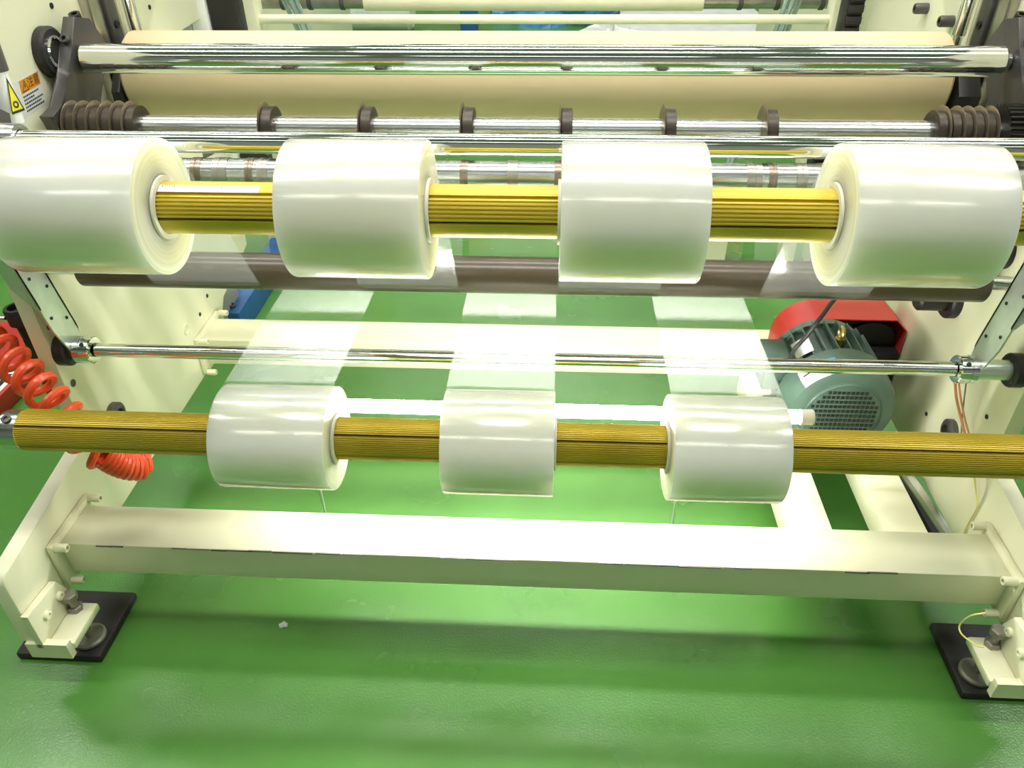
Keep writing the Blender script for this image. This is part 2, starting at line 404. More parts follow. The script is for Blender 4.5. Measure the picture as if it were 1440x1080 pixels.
for (a, b_) in ((-.72, -.46), (-.44, -.36), (-.2, -.1), (.10, .30), (.33, .36), (.55, .60), (-.87, -.83)):
    x = a
    while x < b_:
        d = random.uniform(.02, .06); z = .2435 + random.uniform(-.0008, .0008); h = random.uniform(.001, .0028)
        box(bm, x, x+d, .9994, 1.002, z-h, z); x += d*random.uniform(.8, 1.1)
obj('paint_chips', bm, 'dark_steel', fb, False)['label'] = 'dark scraped line along the upper front edge'
cross_beam('rear_cross_beam', 'cream box beam at the back of the machine near the blue bar', 1.735, 1.85, .166, .245, [(1.72, .25), (1.72, .15), (1.87, .25)], 'cream')
# motor base rails
RZ = .18
for x0, x1, lab in ((.50, .588, 'cream motor base rail under the fan side, farther from the side plate'), (.694, .781, 'cream motor base rail between the side plate and the inner rail')):
    bm = new(); box(bm, x0, x1, 1.108, 1.735, RZ-.06, RZ, .003); tag(obj('base_rail', bm, 'cream'), lab, 'rail')

# ------------------------------------------------------------------ shafts and rolls
EU = [(-.742, -.538), (-.355, -.170), (.008, .192), (.368, .560)]
EL = [(-.538, -.353), (-.170, .008), (.192, .370)]
CU = (.995, .942); CL = (.99, .539); RS = .0355
def gold_shaft(name, label, x0, x1, c, slots, ribs, period, group=None):
    o = thing(name, label, 'shaft', ((x0+x1)/2, c[0], c[1]-RS))
    n = 320; prof = []
    for k in range(n):
        a = 360*k/n; r = RS
        inr = any(a0 <= a <= a1 for a0, a1 in ribs)
        if inr and k % period < period//2: r -= .0020
        if any(abs((a-s+180) % 360-180) < 2.0 for s in slots): r -= .004
        prof.append((c[0]+r*math.cos(math.radians(a)), c[1]+r*math.sin(math.radians(a))))
    bm = new(); prism_x(bm, prof, x0, x1); obj('fluted_barrel', bm, 'gold', o)
    for s in slots:
        a = math.radians(s); u = Vector((0, math.cos(a), math.sin(a))); t = Vector((0, -math.sin(a), math.cos(a)))
        bm = new(); C = Vector((0, c[0], c[1])); R = RS-.0030
        pts = [C+u*(R)+t*.0016, C+u*(R)-t*.0016, C+u*(R-.004)-t*.0016, C+u*(R-.004)+t*.0016]
        A = [bm.verts.new(p+Vector((x0+.002, 0, 0))) for p in pts]; B = [bm.verts.new(p+Vector((x1-.002, 0, 0))) for p in pts]
        bm.faces.new(A); bm.faces.new(B[::-1])
        for k in range(4): bm.faces.new((A[k], B[k], B[(k+1) % 4], A[(k+1) % 4]))
        obj('expanding_strip', bm, 'holder_steel', o, False)
    return o
us = gold_shaft('rewind_shaft', 'gold fluted air shaft through the four larger film rolls', -.93, .80, CU, [4, 64, 124, 184, 244, 304], [(127, 182), (246, 302), (6, 62)], 8)
ls = gold_shaft('rewind_shaft', 'gold fluted air shaft through the three lower film rolls', -.888, .765, CL, [11, 71, 131, 193, 251, 311], [(0, 360)], 5)
for o, c, x0, x1 in ((us, CU, -.93, .80), (ls, CL, -.888, .765)):
    for xe, s in ((x0, -1), (x1, 1)):
        JL = abs((-1.003 if s < 0 else .8926)-xe)-.0006 if True else 0
        bm = new(); lathe(bm, (xe, *c), (s, 0, 0), [(0, 0), (0, RS-.002), (.03, RS-.002), (.036, RS-.008), (.036, .016), (JL-.002, .016), (JL, .014), (JL, 0)], 32)
        jo = obj('journal', bm, 'steel', o)
    if o is ls:
        bm = new(); socket_bolt(bm, (x0-.016, c[0]-.012, c[1]+.0305), (0, -.35, .94), .008, .004); obj('grub_screw', bm, 'dark_steel', o)
# measuring tape stuck on the upper shaft
a0, a1 = math.radians(101), math.radians(122)
bm = new(); x0, x1 = -.533, -.395
ring = [(CU[0]+(RS+.0005)*math.cos(a0+(a1-a0)*k/6), CU[1]+(RS+.0005)*math.sin(a0+(a1-a0)*k/6)) for k in range(7)]
inn = [(CU[0]+(RS-.0004)*math.cos(a0+(a1-a0)*k/6), CU[1]+(RS-.0004)*math.sin(a0+(a1-a0)*k/6)) for k in range(7)]
prism_x(bm, ring+inn[::-1], x0, x1); tp = obj('measuring_tape', bm, 'label_white', us); tp['label'] = 'white printed measuring tape stuck along the shaft'
bm = new()
for k in range(40):
    x = x0+.004+k*(x1-x0-.008)/40; aa = math.radians(106 if k % 5 else 109)
    A = math.radians(103); pts = [(CU[0]+(RS+.0009)*math.cos(t), CU[1]+(RS+.0009)*math.sin(t)) for t in (A, aa)] + [(CU[0]+(RS+.0003)*math.cos(t), CU[1]+(RS+.0003)*math.sin(t)) for t in (aa, A)]
    prism_x(bm, pts, x, x+.0007)
obj('scale_marks', bm, 'label_black', tp, False)

CB = (1.285, .693); RB = .034
CG = (1.40, .64); RG = .022
KT = (1.400, .838)
def tangent_cross(c1, r1, c2, r2, sign):
    D = Vector((c2[0]-c1[0], c2[1]-c1[1])); a = math.atan2(D.y, D.x) + sign*math.acos((r1+r2)/D.length)
    n = Vector((math.cos(a), math.sin(a)))
    return a, Vector(c1)+n*r1, Vector(c2)-n*r2
def sheet(bm, path, x0, x1, nx=1):
    rows = [[bm.verts.new((x0+(x1-x0)*k/nx, y, z)) for k in range(nx+1)] for y, z in path]
    for A, B in zip(rows[:-1], rows[1:]):
        for k in range(nx): bm.faces.new((A[k], A[k+1], B[k+1], B[k]))
def film_roll(x0, x1, c, r, label, path, grp):
    o = thing('film_roll', label, 'film roll', ((x0+x1)/2, c[0], c[1]-r), grp)
    L = x1-x0; e = .0012; ri = .0435
    bm = new(); lathe(bm, (x0, *c), 'X', [(0, ri), (0, r-e), (e*.3, r-e*.3), (e, r), (L-e, r), (L-e*.3, r-e*.3), (L, r-e), (L, ri)], 96, [1, 1, 0, 0, 0, 1, 1, 1], True)
    for v in bm.verts: v.co -= Vector((0, c[0], c[1]))
    b = obj('wound_film', bm, None, None, True, mats=['film_wound', 'film_edge'])
    b.location = (0, c[0], c[1]); b.parent = o; b.matrix_parent_inverse = Matrix.Translation(-o.location)
    bm = new(); lathe(bm, (x0, *c), 'X', [(-.004, RS+.0006), (-.004, ri), (L+.004, ri), (L+.004, RS+.0006)], 48, None, True); obj('core', bm, 'core_board', o)
    bm = new(); sheet(bm, path, x0+.001, x1-.001, 4); obj('film_web', bm, 'film_sheet', o)['label'] = 'clear film web running to the roll'
    return o
RU, RL = .0925, .0865
aU, pB, pR = tangent_cross(CB, RB+.0006, CU, RU+.0004, +1)
def upath():
    back = [(KT[0], KT[1])]
    st = math.degrees(aU)
    wrap = [(CB[0]+(RB+.0006)*math.cos(math.radians(a)), CB[1]+(RB+.0006)*math.sin(math.radians(a))) for a in [370-k*(370-st)/18 for k in range(19)]]
    end = math.degrees(aU)-180
    lap = [(CU[0]+(RU+.0004)*math.cos(math.radians(a)), CU[1]+(RU+.0004)*math.sin(math.radians(a))) for a in [end+k*6 for k in range(4)]]
    return back + wrap + lap
aL, pG, pRL = tangent_cross(CG, RG+.002, CL, RL+.0004, +1)
def lpath():
    st = math.degrees(aL)
    back = [(KT[0]+.01, KT[1])]
    wrap = [(CG[0]+(RG+.002)*math.cos(math.radians(a)), CG[1]+(RG+.002)*math.sin(math.radians(a))) for a in [365-k*(365-st)/14 for k in range(15)]]
    end = math.degrees(aL)-180
    lap = [(CL[0]+(RL+.0004)*math.cos(math.radians(a)), CL[1]+(RL+.0004)*math.sin(math.radians(a))) for a in [end+k*6 for k in range(5)]]
    return back + wrap + lap
ul = ['upper film roll beside the shaft end with the warning sticker plate, left of the measuring tape',
      'upper film roll between the measuring tape and the bare gold shaft section', 'upper film roll between two bare untaped gold shaft sections',
      'upper film roll above the green motor']
ul = ['large clear film roll next to the side plate with the orange sticker', 'large clear film roll at the free end of the white measuring tape',
      'large clear film roll with bare untaped gold shaft on both sides', 'large clear film roll over the green motor and red guard']
for (x0, x1), lb in zip(EU, ul): film_roll(x0, x1, CU, RU, lb, upath(), 'film rolls on the upper shaft')
ll = ['smaller film roll on the lower shaft nearest the coiled orange hose', 'smaller film roll in the middle of the lower shaft', 'smaller film roll on the lower shaft nearest the green motor']
for (x0, x1), lb in zip(EL, ll): film_roll(x0, x1, CL, RL, lb, lpath(), 'film rolls on the lower shaft')

# holders of the shafts, outside the picture
def shaft_arm(x0, x1, c, label, back):
    bm = new(); prism_x(bm, arc(c[0], c[1], .055, 90, 270, 12) + [(back, c[1]-.055), (back, c[1]+.055)], x0, x1, .003)
    tag(obj('shaft_bearing_block', bm, 'grey_paint'), label, 'bearing block', 'bearing blocks at the shaft ends')
shaft_arm(-1.06, -1.003, CU, 'grey bearing block for the upper gold shaft on the hose side', 1.3)
shaft_arm(.8926, .95, CU, 'grey bearing block for the upper gold shaft on the motor side', 1.2)
shaft_arm(-1.06, -1.003, (CL[0], CL[1]), 'grey bearing block for the lower gold shaft on the hose side', 1.06)
shaft_arm(.8926, .95, (CL[0], CL[1]), 'grey bearing block for the lower gold shaft on the motor side', 1.2)

# ------------------------------------------------------------------ rollers
def roller(name, label, c, x0, x1, r, m, jr=.012, jx=(None, None), jm='chrome', ch=.003):
    jx = (jx[0]+.0006, jx[1]-.0006)
    o = thing(name, label, 'roller', ((x0+x1)/2, c[0], c[1]-r))
    bm = new(); cyl(bm, (0, *c), 'X', x0, x1, r, 64, ch); obj('roller_body', bm, m, o)
    for xe, xj in ((x0, jx[0]), (x1, jx[1])):
        if xj is not None:
            bm = new(); cyl(bm, (0, *c), 'X', min(xe, xj), max(xe, xj), jr, 20, .001); obj('journal', bm, jm, o)
    return o
roller('guide_roller', 'dark brown rubber guide roller under the upper film rolls', CB, -.889, .770, RB, 'brown_rubber', .013, (XL, XR))
roller('guide_roller', 'slim steel guide roller hidden behind the dark brown roller', CG, -.90, .80, RG, 'steel', .01, (XL, XR))
roller('rubber_roller', 'thick beige rubber roller behind the knife shaft', (1.715, .936), -.902, .776, .0872, 'beige_rubber', .02, (-.904, .7865), 'steel', .006)
roller('chrome_roller', 'large polished chrome roller above the knife shaft', (1.53, 1.012), -.9025, .798, .0268, 'chrome', .014, (-.909, .8114))
# lay-on roller with its left bearing arm
lo = thing('lay_on_roller', 'thin polished chrome roller resting along the upper film rolls', 'roller', (-.05, 1.093, .985))
LC = (1.094, 1.0); LR = .0150
bm = new(); cyl(bm, (0, *LC), 'X', -.79, .78, LR, 40, .002); obj('roller_body', bm, 'chrome', lo)
for xe, s in ((-.79, -1), (.78, 1)):
    bm = new(); lathe(bm, (xe, *LC), (s, 0, 0), [(-.012, .016), (-.012, .024), (.03, .026), (.034, .022), (.034, 0), (-.012, 0)], 28); obj('bearing_collar', bm, 'steel', lo)
for s, xa, lab in ((-1, -.845, 'white lever with a yellow triangle sticker holding the thin chrome roller'), (1, .82, 'white lever holding the thin chrome roller beside the gear')):
    o = thing('lay_on_lever', lab, 'machine arm', (xa, 1.12, .96))
    bm = new(); prism_x(bm, [(1.07, .975), (1.105, .965), (1.15, .985), (1.16, 1.02), (1.13, 1.04), (1.075, 1.03)], xa-.022, xa+.018, .003); obj('bearing_housing', bm, 'dark_steel', o)
    bm = new(); pa, pb = (onx(20, 172, xa), onx(-6, 100, xa)) if s == -1 else (Vector((xa, 1.15, 1.02)), Vector((xa, 1.25, 1.07)))
    tube_between(bm, pa, pb, .015, 20); cy = obj('white_sleeve', bm, 'label_white', o)
    bm = new(); tube_between(bm, pb, pb+(pb-pa).normalized()*.05, .018, 20); obj('sleeve_end', bm, 'dark_steel', o)
    if s == -1:
        ax = (pb-pa).normalized()
        nn = Vector((.95, -.2, .2)); nn = (nn-ax*nn.dot(ax)).normalized(); vv = nn.cross(ax)
        C = pa + ax*.018 + nn*.0152
        bm = new(); pts = [C+ax*.05, C-vv*.013-ax*.002, C+vv*.013-ax*.002]; bm.faces.new([bm.verts.new(p) for p in pts]); obj('triangle_sticker', bm, 'label_yellow', cy, False)['label'] = 'yellow warning triangle'
        bm = new(); g = sum(pts, Vector())/3
        for k in range(3):
            a, b_ = pts[k], pts[(k+1) % 3]; f = .8
            bm.faces.new([bm.verts.new(q+nn*.0006) for q in (a, b_, g+(b_-g)*f, g+(a-g)*f)])
        lathe(bm, C+ax*.010+nn*.0005, nn, [(0, .003), (.0004, .0052), (.0004, .003)], 14)
        obj('triangle_print', bm, 'label_black', cy, False)

# ------------------------------------------------------------------ knife shafts and brackets
KC = (1.433, .912)
ks = thing('knife_shaft', 'steel knife shaft with round slitting blades and a spur gear', 'knife shaft', (-.05, KC[0], KC[1]-.05))
bm = new(); cyl(bm, (0, *KC), 'X', -.909, .811, .0225, 48, .002); obj('shaft', bm, 'steel', ks)
def knife(x, flip=1, w=.022):
    bm = new(); lathe(bm, (x, *KC), (flip, 0, 0), [(0, .0225), (0, .0385), (.0015, .040), (w-.001, .040), (w, .0385), (w, .0225)], 40); h = obj('knife_holder', bm, 'holder_steel', ks)
    bm = new(); lathe(bm, (x-flip*.0005, *KC), (-flip, 0, 0), [(0, .023), (0, .046), (.0012, .0478), (.002, .046), (.0035, .041), (.0035, .023)], 48); obj('blade', bm, 'blade_steel', h)
for x in EU[0][1:] + (EU[1][0], EU[1][1], EU[2][0], EU[2][1], EL[2][1]): knife(x, 1, .02)
for k in range(6): knife(-.9025+k*.0225, 1, .0165)
for px in (1322, 1341, 1356, 1372, 1388): knife(ony(px, 178, KC[0]).x, -1, .016)
bm = new(); gx0 = ony(1403, 178, KC[0]).x; poly = []
for k in range(32):
    for da, r in ((0, .0455), (.28, .052), (.55, .052), (.8, .0455)):
        a = 2*PI*(k+da)/32; poly.append((KC[0]+r*math.cos(a), KC[1]+r*math.sin(a)))
prism_x(bm, poly, gx0, gx0+.04); obj('spur_gear', bm, 'black_steel', ks, False)
BK = (1.362, .852)
bs = thing('lower_knife_shaft', 'steel counter knife shaft with brown spacer rings below the blades', 'knife shaft', (-.05, BK[0], BK[1]-.03))
bm = new(); cyl(bm, (0, *BK), 'X', XL+.0006, XR-.0006, .027, 48, .002); obj('shaft', bm, 'steel', bs)
for k, x in enumerate([-.82, -.78, -.70, -.66, -.62, -.56, -.537, -.50, -.46, -.355, -.27, -.170, -.085, -.002, .10, .195, .335, .372, .42, .46, .54, .6, .66, .72]):
    wd = (.018, .026, .014)[k % 3]
    bm = new(); lathe(bm, (x, *BK), 'X', [(0, .026), (0, .0285), (wd*.45, .0285), (wd*.45, .0275), (wd*.55, .0275), (wd*.55, .0285), (wd, .0285), (wd, .026)], 40); obj('spacer_ring', bm, 'blade_steel' if k % 2 else 'steel_worn', bs)
for s, xa, lab in ((1, XL, 'dark steel knife bracket on the plate with the warning sticker'), (-1, XR, 'dark steel knife bracket beside the spur gear')):
    x0, x1 = (xa+.0215, xa+.0455) if s == 1 else (xa-.05, xa-.018)
    o = thing('knife_bracket', lab, 'bracket', (xa+s*.06, 1.43, .86))
    poly = [(1.55, 1.082), (1.60, 1.07), (1.635, 1.02), (1.61, .98), (1.55, .93), (1.53, .86), (1.42, .86), (1.392, .912), (1.378, .948), (1.42, .952), (1.47, .99), (1.512, 1.038)]
    bm = new(); prism_x(bm, poly, x0, x1, .003); b = obj('bracket_arm', bm, 'dark_steel', o)
    bm = new(); lathe(bm, ((x0+x1)/2, 1.575, 1.072), (0, -.3, .95), [(0, .006), (.012, .006), (.012, .011), (.0, .011)], 16); obj('screw_boss', bm, 'black_steel', b)
    bm = new(); socket_bolt(bm, ((x0+x1)/2, 1.52, 1.046), (0, -.75, .66), .009, .01); obj('clamp_screw', bm, 'dark_steel', b)
    bm = new(); xa0 = xa; lathe(bm, (xa0+s*.0006, 1.50, 1.03), (s, 0, 0), [(0, 0), (0, .045), (.014, .045), (.018, .04), (.018, .022), (.021, .02), (.021, 0)], 32, None); obj('pivot_disc', bm, 'black_steel', o)
    bm = new(); lathe(bm, (xa0+s*.014, 1.50, 1.03), (s, 0, 0), [(0, .023), (.004, .029), (.007, .029), (.008, .023)], 24); obj('pivot_ring', bm, 'chrome', o)
for s, xa, lab in ((1, XL, 'black steel arm holding the end of the beige rubber roller by the six stacked blades'), (-1, XR, 'black steel arm holding the end of the beige rubber roller by the gear')):
    x0, x1 = (xa+.0315, xa+.0505) if s == 1 else (xa-.075, xa-.0315)
    bm = new(); prism_x(bm, [(1.625, .82), (1.62, .925), (1.665, .975), (1.75, .985), (1.775, .95), (1.775, .82)], x0, x1, .003)
    tag(obj('roller_bearing_arm', bm, 'black_steel'), lab, 'machine arm')
    # distance piece to the side plate
    bm = new(); box(bm, min(xa, x0 if s == 1 else x1), max(xa, x0 if s == 1 else x1), 1.76, 1.775, .83, .93, .002)
    tag(obj('mounting_block', bm, 'dark_steel'), 'dark mounting block between the %s roller arm and plate' % ('stacked-blade side' if s == 1 else 'gear side'), 'block')

# ------------------------------------------------------------------ lower swing arms and rod
RC = (1.23, .544)
ro = roller('chrome_rod', 'slim polished chrome rod seen through the lower film webs', RC, -.885, .745, .0135, 'chrome', .010, (-.93, .79))
for s, xc, xi, lab in ((1, -.893, XL, 'galvanised swing arm beside the orange hose holding the chrome rod'), (-1, .75, XR, 'galvanised swing arm beside the motor holding the chrome rod')):
    o = thing('swing_arm', lab, 'machine arm', (xc, RC[0], RC[1]))
    bm = new(); lathe(bm, (xc, *RC), (-s, 0, 0), [(-.006, .0137), (-.006, .0245), (-.004, .0265), (.012, .0265), (.0125, .025), (.0145, .025), (.015, .0265), (.026, .0265), (.026, .0137)], 36); cl = obj('clamp_collar', bm, 'chrome', o)
    bm = new(); socket_bolt(bm, (xc-s*.006, RC[0]-.016, RC[1]+.0215), (0, -.6, .8), .0042, .0012); obj('grub_screw', bm, 'black_steel', cl)
    # folded channel arm going up and towards the rolls
    d = Vector((-.065, .30)).normalized(); nrm = Vector((d.y, -d.x))
    A = Vector(RC)-d*.02; Bp = Vector(RC)+d*.34
    xo = xc-s*.0265
    bm = new(); w2 = .031
    def pl(off): return [(A+nrm*off)[:], (Bp+nrm*off)[:]]
    q = [A-nrm*.012, A+nrm*.018, A+d*.06+nrm*w2, Bp+nrm*w2, Bp-nrm*w2, A+d*.10-nrm*w2]
    prism_x(bm, [tuple(v) for v in q], min(xo, xo-s*.004), max(xo, xo-s*.004))
    for sd in (-1, 1):
        st = .15 if sd == -1 else .05
        e0, e1 = A+d*st+nrm*sd*w2, Bp+nrm*sd*w2; th = nrm*sd*.004
        prof_ = [(xo, e0), (xo-s*.006, e0), (xo-s*.030, e0+d*.05), (xo-s*.030, e1), (xo, e1)]
        A_ = [bm.verts.new((x_, p_.x, p_.y)) for x_, p_ in prof_]; B_ = [bm.verts.new((x_, (p_-th).x, (p_-th).y)) for x_, p_ in prof_]
        bm.faces.new(A_); bm.faces.new(B_[::-1])
        for k in range(5): bm.faces.new((A_[k], B_[k], B_[(k+1) % 5], A_[(k+1) % 5]))
    ar = obj('channel_arm', bm, 'galvanised', o)
    for t, n_ in ((.07, .016), (.10, -.018), (.15, .014), (.19, -.014)):
        c = Vector(RC)+d*t+nrm*n_; hole(ar, xo, c.x, c.y, s, .0032)
    bm = new(); x0, x1 = sorted((xo-s*.004, xi+s*.022)); cyl(bm, (0, *RC), 'X', x0, x1, .019, 24, .001); obj('pivot_tube', bm, 'steel_worn' if s == 1 else 'galvanised', o)
    bm = new(); lathe(bm, (xi+s*.0006, *RC), (s, 0, 0), [(0, 0), (0, .032), (.02, .032), (.023, .029), (.023, .015), (0.004, .015), (.004, 0)], 32); pr = obj('pivot_ring', bm, 'black_steel', o)
    for k in range(3):
        a = PI/2+k*2*PI/3; bm = new(); socket_bolt(bm, (xi+s*.0225, RC[0]+.0225*math.cos(a), RC[1]+.0225*math.sin(a)), (s, 0, 0), .0045, .002); obj('bolt', bm, 'dark_steel', pr)

# ------------------------------------------------------------------ fluorescent inspection lamp
TL = (1.212, .437)
la = thing('tube_lamp', 'glowing fluorescent tube lamp behind the lower gold shaft', 'lamp', (0, TL[0], TL[1]-.015))
bm = new(); cyl(bm, (0, *TL), 'X', -.50, .478, .0135, 24, .002); obj('tube', bm, 'tube_light', la)
for x0, x1 in ((-.535, -.50), (.478, .505)):
    bm = new(); cyl(bm, (0, *TL), 'X', x0, x1, .0155, 24, .002); obj('end_cap', bm, 'lamp_cap', la)
for x in (-.49, .27):
    bm = new(); sweep(bm, [(x, TL[0], TL[1]-.0142), (x, TL[0], .2), (x, TL[0], .004)], .003, 8); cyl(bm, (x, TL[0], 0), 'Z', .0005, .004, .02, 16); obj('lamp_leg', bm, 'galvanised', la)

# ------------------------------------------------------------------ motor
MX, MZ, MY = .645, .297, 1.40
mo = thing('electric_motor', 'green finned electric motor with fan grille on the base rails', 'motor', (MX, MY+.13, RZ))
bm = new(); R = .118
lathe(bm, (MX, MY, MZ), 'Y', [(0, .083), (.004, .086), (.004, .098), (.010, .112), (.03, .121), (.085, .124), (.085, .117)], 56); cv = obj('fan_cover', bm, 'motor_green', mo)
bm = new(); lathe(bm, (MX, MY, MZ), 'Y', [(.004, .088), (.002, .084), (.0025, 0)], 40); obj('grille_plate', bm, 'motor_green', cv)
bm = new()
for i in range(-8, 9):
    for j in range(-6, 7):
        x, z = i*.0098, j*.0125
        if x*x+z*z < .074**2: box(bm, MX+x-.0034, MX+x+.0034, MY+.0005, MY+.004, MZ+z-.0034, MZ+z+.0034)
vt = obj('vent_slots', bm, 'grille_dark', cv, False); vt['kind'] = 'stuff'
bm = new(); cyl(bm, (MX, MY, MZ), 'Y', .08, .215, .10, 48); lathe(bm, (MX, MY, MZ), 'Y', [(.212, 0), (.212, .112), (.232, .112), (.236, .09), (.236, .02), (.285, .02), (.285, 0)], 48); bd = obj('motor_body', bm, 'motor_green', mo)
for k in range(28):
    a = 360*k/28+4
    if 225 < a < 315: continue
    r0, r1 = .097, .122
    u = Vector((math.cos(math.radians(a)), 0, math.sin(math.radians(a)))); t = Vector((-u.z, 0, u.x)); C = Vector((MX, 0, MZ))
    bm = new(); pts = [C+u*r0-t*.002, C+u*r1-t*.0014, C+u*r1+t*.0014, C+u*r0+t*.002]
    prism_y(bm, [(p.x, p.z) for p in pts], MY+.088, MY+.212); obj('cooling_fin', bm, 'motor_green', bd, False)
for x0, x1 in ((MX-.115, MX-.055), (MX+.055, MX+.115)):
    bm = new(); box(bm, x0, x1, MY+.10, MY+.205, RZ+.0008, RZ+.022, .003); box(bm, (x0+x1)/2-.012, (x0+x1)/2+.012, MY+.11, MY+.20, RZ+.02, MZ-.075); obj('motor_foot', bm, 'motor_green', mo)
bm = new(); box(bm, MX-.155, MX-.095, MY+.105, MY+.20, MZ-.01, MZ+.075, .006); jb = obj('terminal_box', bm, 'motor_green', mo)
# eye bolt
bm = new(); cyl(bm, (MX+.004, MY+.13, 0), 'Z', MZ+.098, MZ+.122, .010, 16); eb = obj('eye_bolt', bm, 'brass', mo); 
bm = new(); lathe(bm, (MX+.004, MY+.13, MZ+.136), 'X', [(.0045*math.cos(a), .013+.0045*math.sin(a)) for a in [2*PI*k/10 for k in range(10)]], 20, None, True); obj('eye_ring', bm, 'brass', eb)
CVP = [(.010, .112), (.03, .121), (.085, .124)]
def cover_r(t):
    for (a, ra), (b_, rb_) in zip(CVP[:-1], CVP[1:]):
        if t <= b_: return ra+(rb_-ra)*(t-a)/(b_-a)
    return CVP[-1][1]
def cover_patch(name, a0, a1, ts, m, parent, off=.0008, n=8, R0=None):
    bm = new(); rows = []
    for t in ts:
        rr = (R0 or cover_r(t))+off
        rows.append([bm.verts.new((MX+rr*math.cos(math.radians(a0+(a1-a0)*k/n)), MY+t-(off if t < .031 else 0), MZ+rr*math.sin(math.radians(a0+(a1-a0)*k/n)))) for k in range(n+1)])
    for A, B in zip(rows[:-1], rows[1:]):
        for k in range(n): bm.faces.new((A[k], A[k+1], B[k+1], B[k]))
    return obj(name, bm, m, parent)
sk = cover_patch('motor_sticker', 103, 143, (.0105, .02, .03, .055), 'label_white', cv)
cover_patch('sticker_band', 103, 113, (.0105, .02, .03, .055), 'label_blue', sk, .0012)
cover_patch('sticker_code', 131, 139, (.031, .036), 'label_black', sk, .0012)
cover_patch('name_plate', 76, 94, (.014, .019), 'brass', cv)
cover_patch('rating_plate', 118, 138, (.10, .16), 'steel', bd, 0, 8, .1225)
# belt guard: rounded red hood, open towards the front with dark drive inside
bg = thing('belt_guard', 'red belt guard hood behind the green motor', 'guard', (.70, 1.70, .17))
GX0, GX1, GZ, GZ0 = .562, XR-.004, .392, .215
def guard_poly(t):
    r = .092-t
    return arc(GX0+.092, GZ-.092, r, 180, 90, 12) + [(GX1-.03, GZ-t), (GX1-t, GZ-.03-t*.3)]
outer, inner = guard_poly(0), guard_poly(.003)
bm = new(); prism_y(bm, [(GX0, GZ0)] + outer + [(GX1, GZ0), (GX1-.003, GZ0)] + inner[::-1] + [(GX0+.003, GZ0)], 1.66, 1.755); obj('hood', bm, 'red_paint', bg)
bm = new(); prism_y(bm, [(GX0+.003, GZ0)] + inner + [(GX1-.003, GZ0)], 1.745, 1.755); obj('back_plate', bm, 'black_steel', bg, False)
bm = new(); lathe(bm, (.645, 1.69, MZ), 'Y', [(0, 0), (0, .058), (.006, .06), (.02, .052), (.034, .06), (.04, .058), (.04, 0)], 32); obj('motor_pulley', bm, 'black_steel', bg)
bm = new(); lathe(bm, (.79, 1.69, .30), 'Y', [(0, 0), (0, .066), (.006, .068), (.02, .058), (.034, .068), (.04, .066), (.04, 0)], 32); obj('driven_pulley', bm, 'black_steel', bg)
bm = new(); prism_y(bm, arc(.645, MZ, .064, 95, 275, 12) + arc(.79, .30, .071, -85, 95, 12), 1.70, 1.72); obj('drive_belt', bm, 'rubber_black', bg, False)
bm = new(); box(bm, GX1-.07, GX1, 1.655, 1.72, .20, .30, .004); obj('gear_case', bm, 'black_steel', bg)
bm = new(); box(bm, .60, .68, 1.735, 1.757, .246, .26); obj('guard_foot', bm, 'black_steel', bg)

# ------------------------------------------------------------------ cables and wires
def cable(name, label, ctrl, r, m, cat='cable', n=10, seg=8, group=None):
    bm = new(); sweep(bm, smooth_path(ctrl, n), r, seg); return tag(obj(name, bm, m), label, cat, group)
cable('power_cable', 'black cable hanging across the motor fins to the terminal box', [Vector((.535, 1.49, .378)), ony(1117, 492, 1.44), ony(1132, 475, 1.44), ony(1150, 452, 1.44), ony(1166, 430, 1.47), ony(1185, 400, 1.52), (.69, 1.62, .72)], .005, 'rubber_black')
cable('flexible_conduit', 'ribbed white conduit running beside the motor base rail', [onz(1268, 660, .15), onz(1287, 685, .14), onz(1308, 715, .10), onz(1326, 742, .07), onz(1350, 775, .02), onz(1385, 790, .013)], .0125, 'white_conduit', 'conduit')
cable('rubber_hose', 'black hose beside the ribbed white conduit', [onz(1264, 672, .03), onz(1288, 707, .02), onz(1306, 738, .013), onz(1325, 770, .012)], .0115, 'rubber_black', 'hose')
cable('thin_wire', 'copper coloured wire hanging below the swing arm by the motor', [onx(1343, 535, .80), onx(1345, 560, .81), onx(1352, 590, .835), onx(1358, 615, .845)], .0028, 'wire_copper', 'wire')
cable('thin_wire', 'pale copper wire hanging beside the darker copper wire', [onx(1348, 535, .80), onx(1351, 560, .81), onx(1357, 590, .835), onx(1364, 615, .845)], .002, 'wire_copper', 'wire')
cable('thin_wire', 'thin green-grey wire under the swing arm', [onx(1359, 535, .82), onx(1356, 560, .82), onx(1353, 590, .84), onx(1352, 610, .85)], .0014, 'motor_green', 'wire')
cable('thin_wire', 'yellow wire drooping along the side plate by the motor', [onx(1369, 660, .85), onx(1372, 690, .855), onx(1374, 712, .856), onx(1366, 728, .856), onx(1357, 745, .857), onx(1350, 765, .857)], .0016, 'wire_yellow', 'wire')
cable('thin_wire', 'pale wire meeting the yellow wire on the side plate', [onx(1388, 660, .857), onx(1386, 690, .858), onx(1376, 713, .858), onx(1360, 740, .858), onx(1352, 762, .858)], .0013, 'white_conduit', 'wire')
for k, (dx, lab) in enumerate(((0, 'grey looped wire over the foot bracket by the yellow wire'), (.006, 'yellow looped wire tied at the levelling bolt'))):
    cable('looped_wire', lab, [onx(1386, 862, .80-dx), onx(1365, 866, .78-dx), onx(1350, 878, .775-dx), onx(1351, 890, .775-dx), onx(1362, 900, .785-dx), onx(1374, 908, .79-dx), onx(1384, 910, .798-dx)], .0016, 'white_conduit' if k == 0 else 'wire_yellow', 'wire')

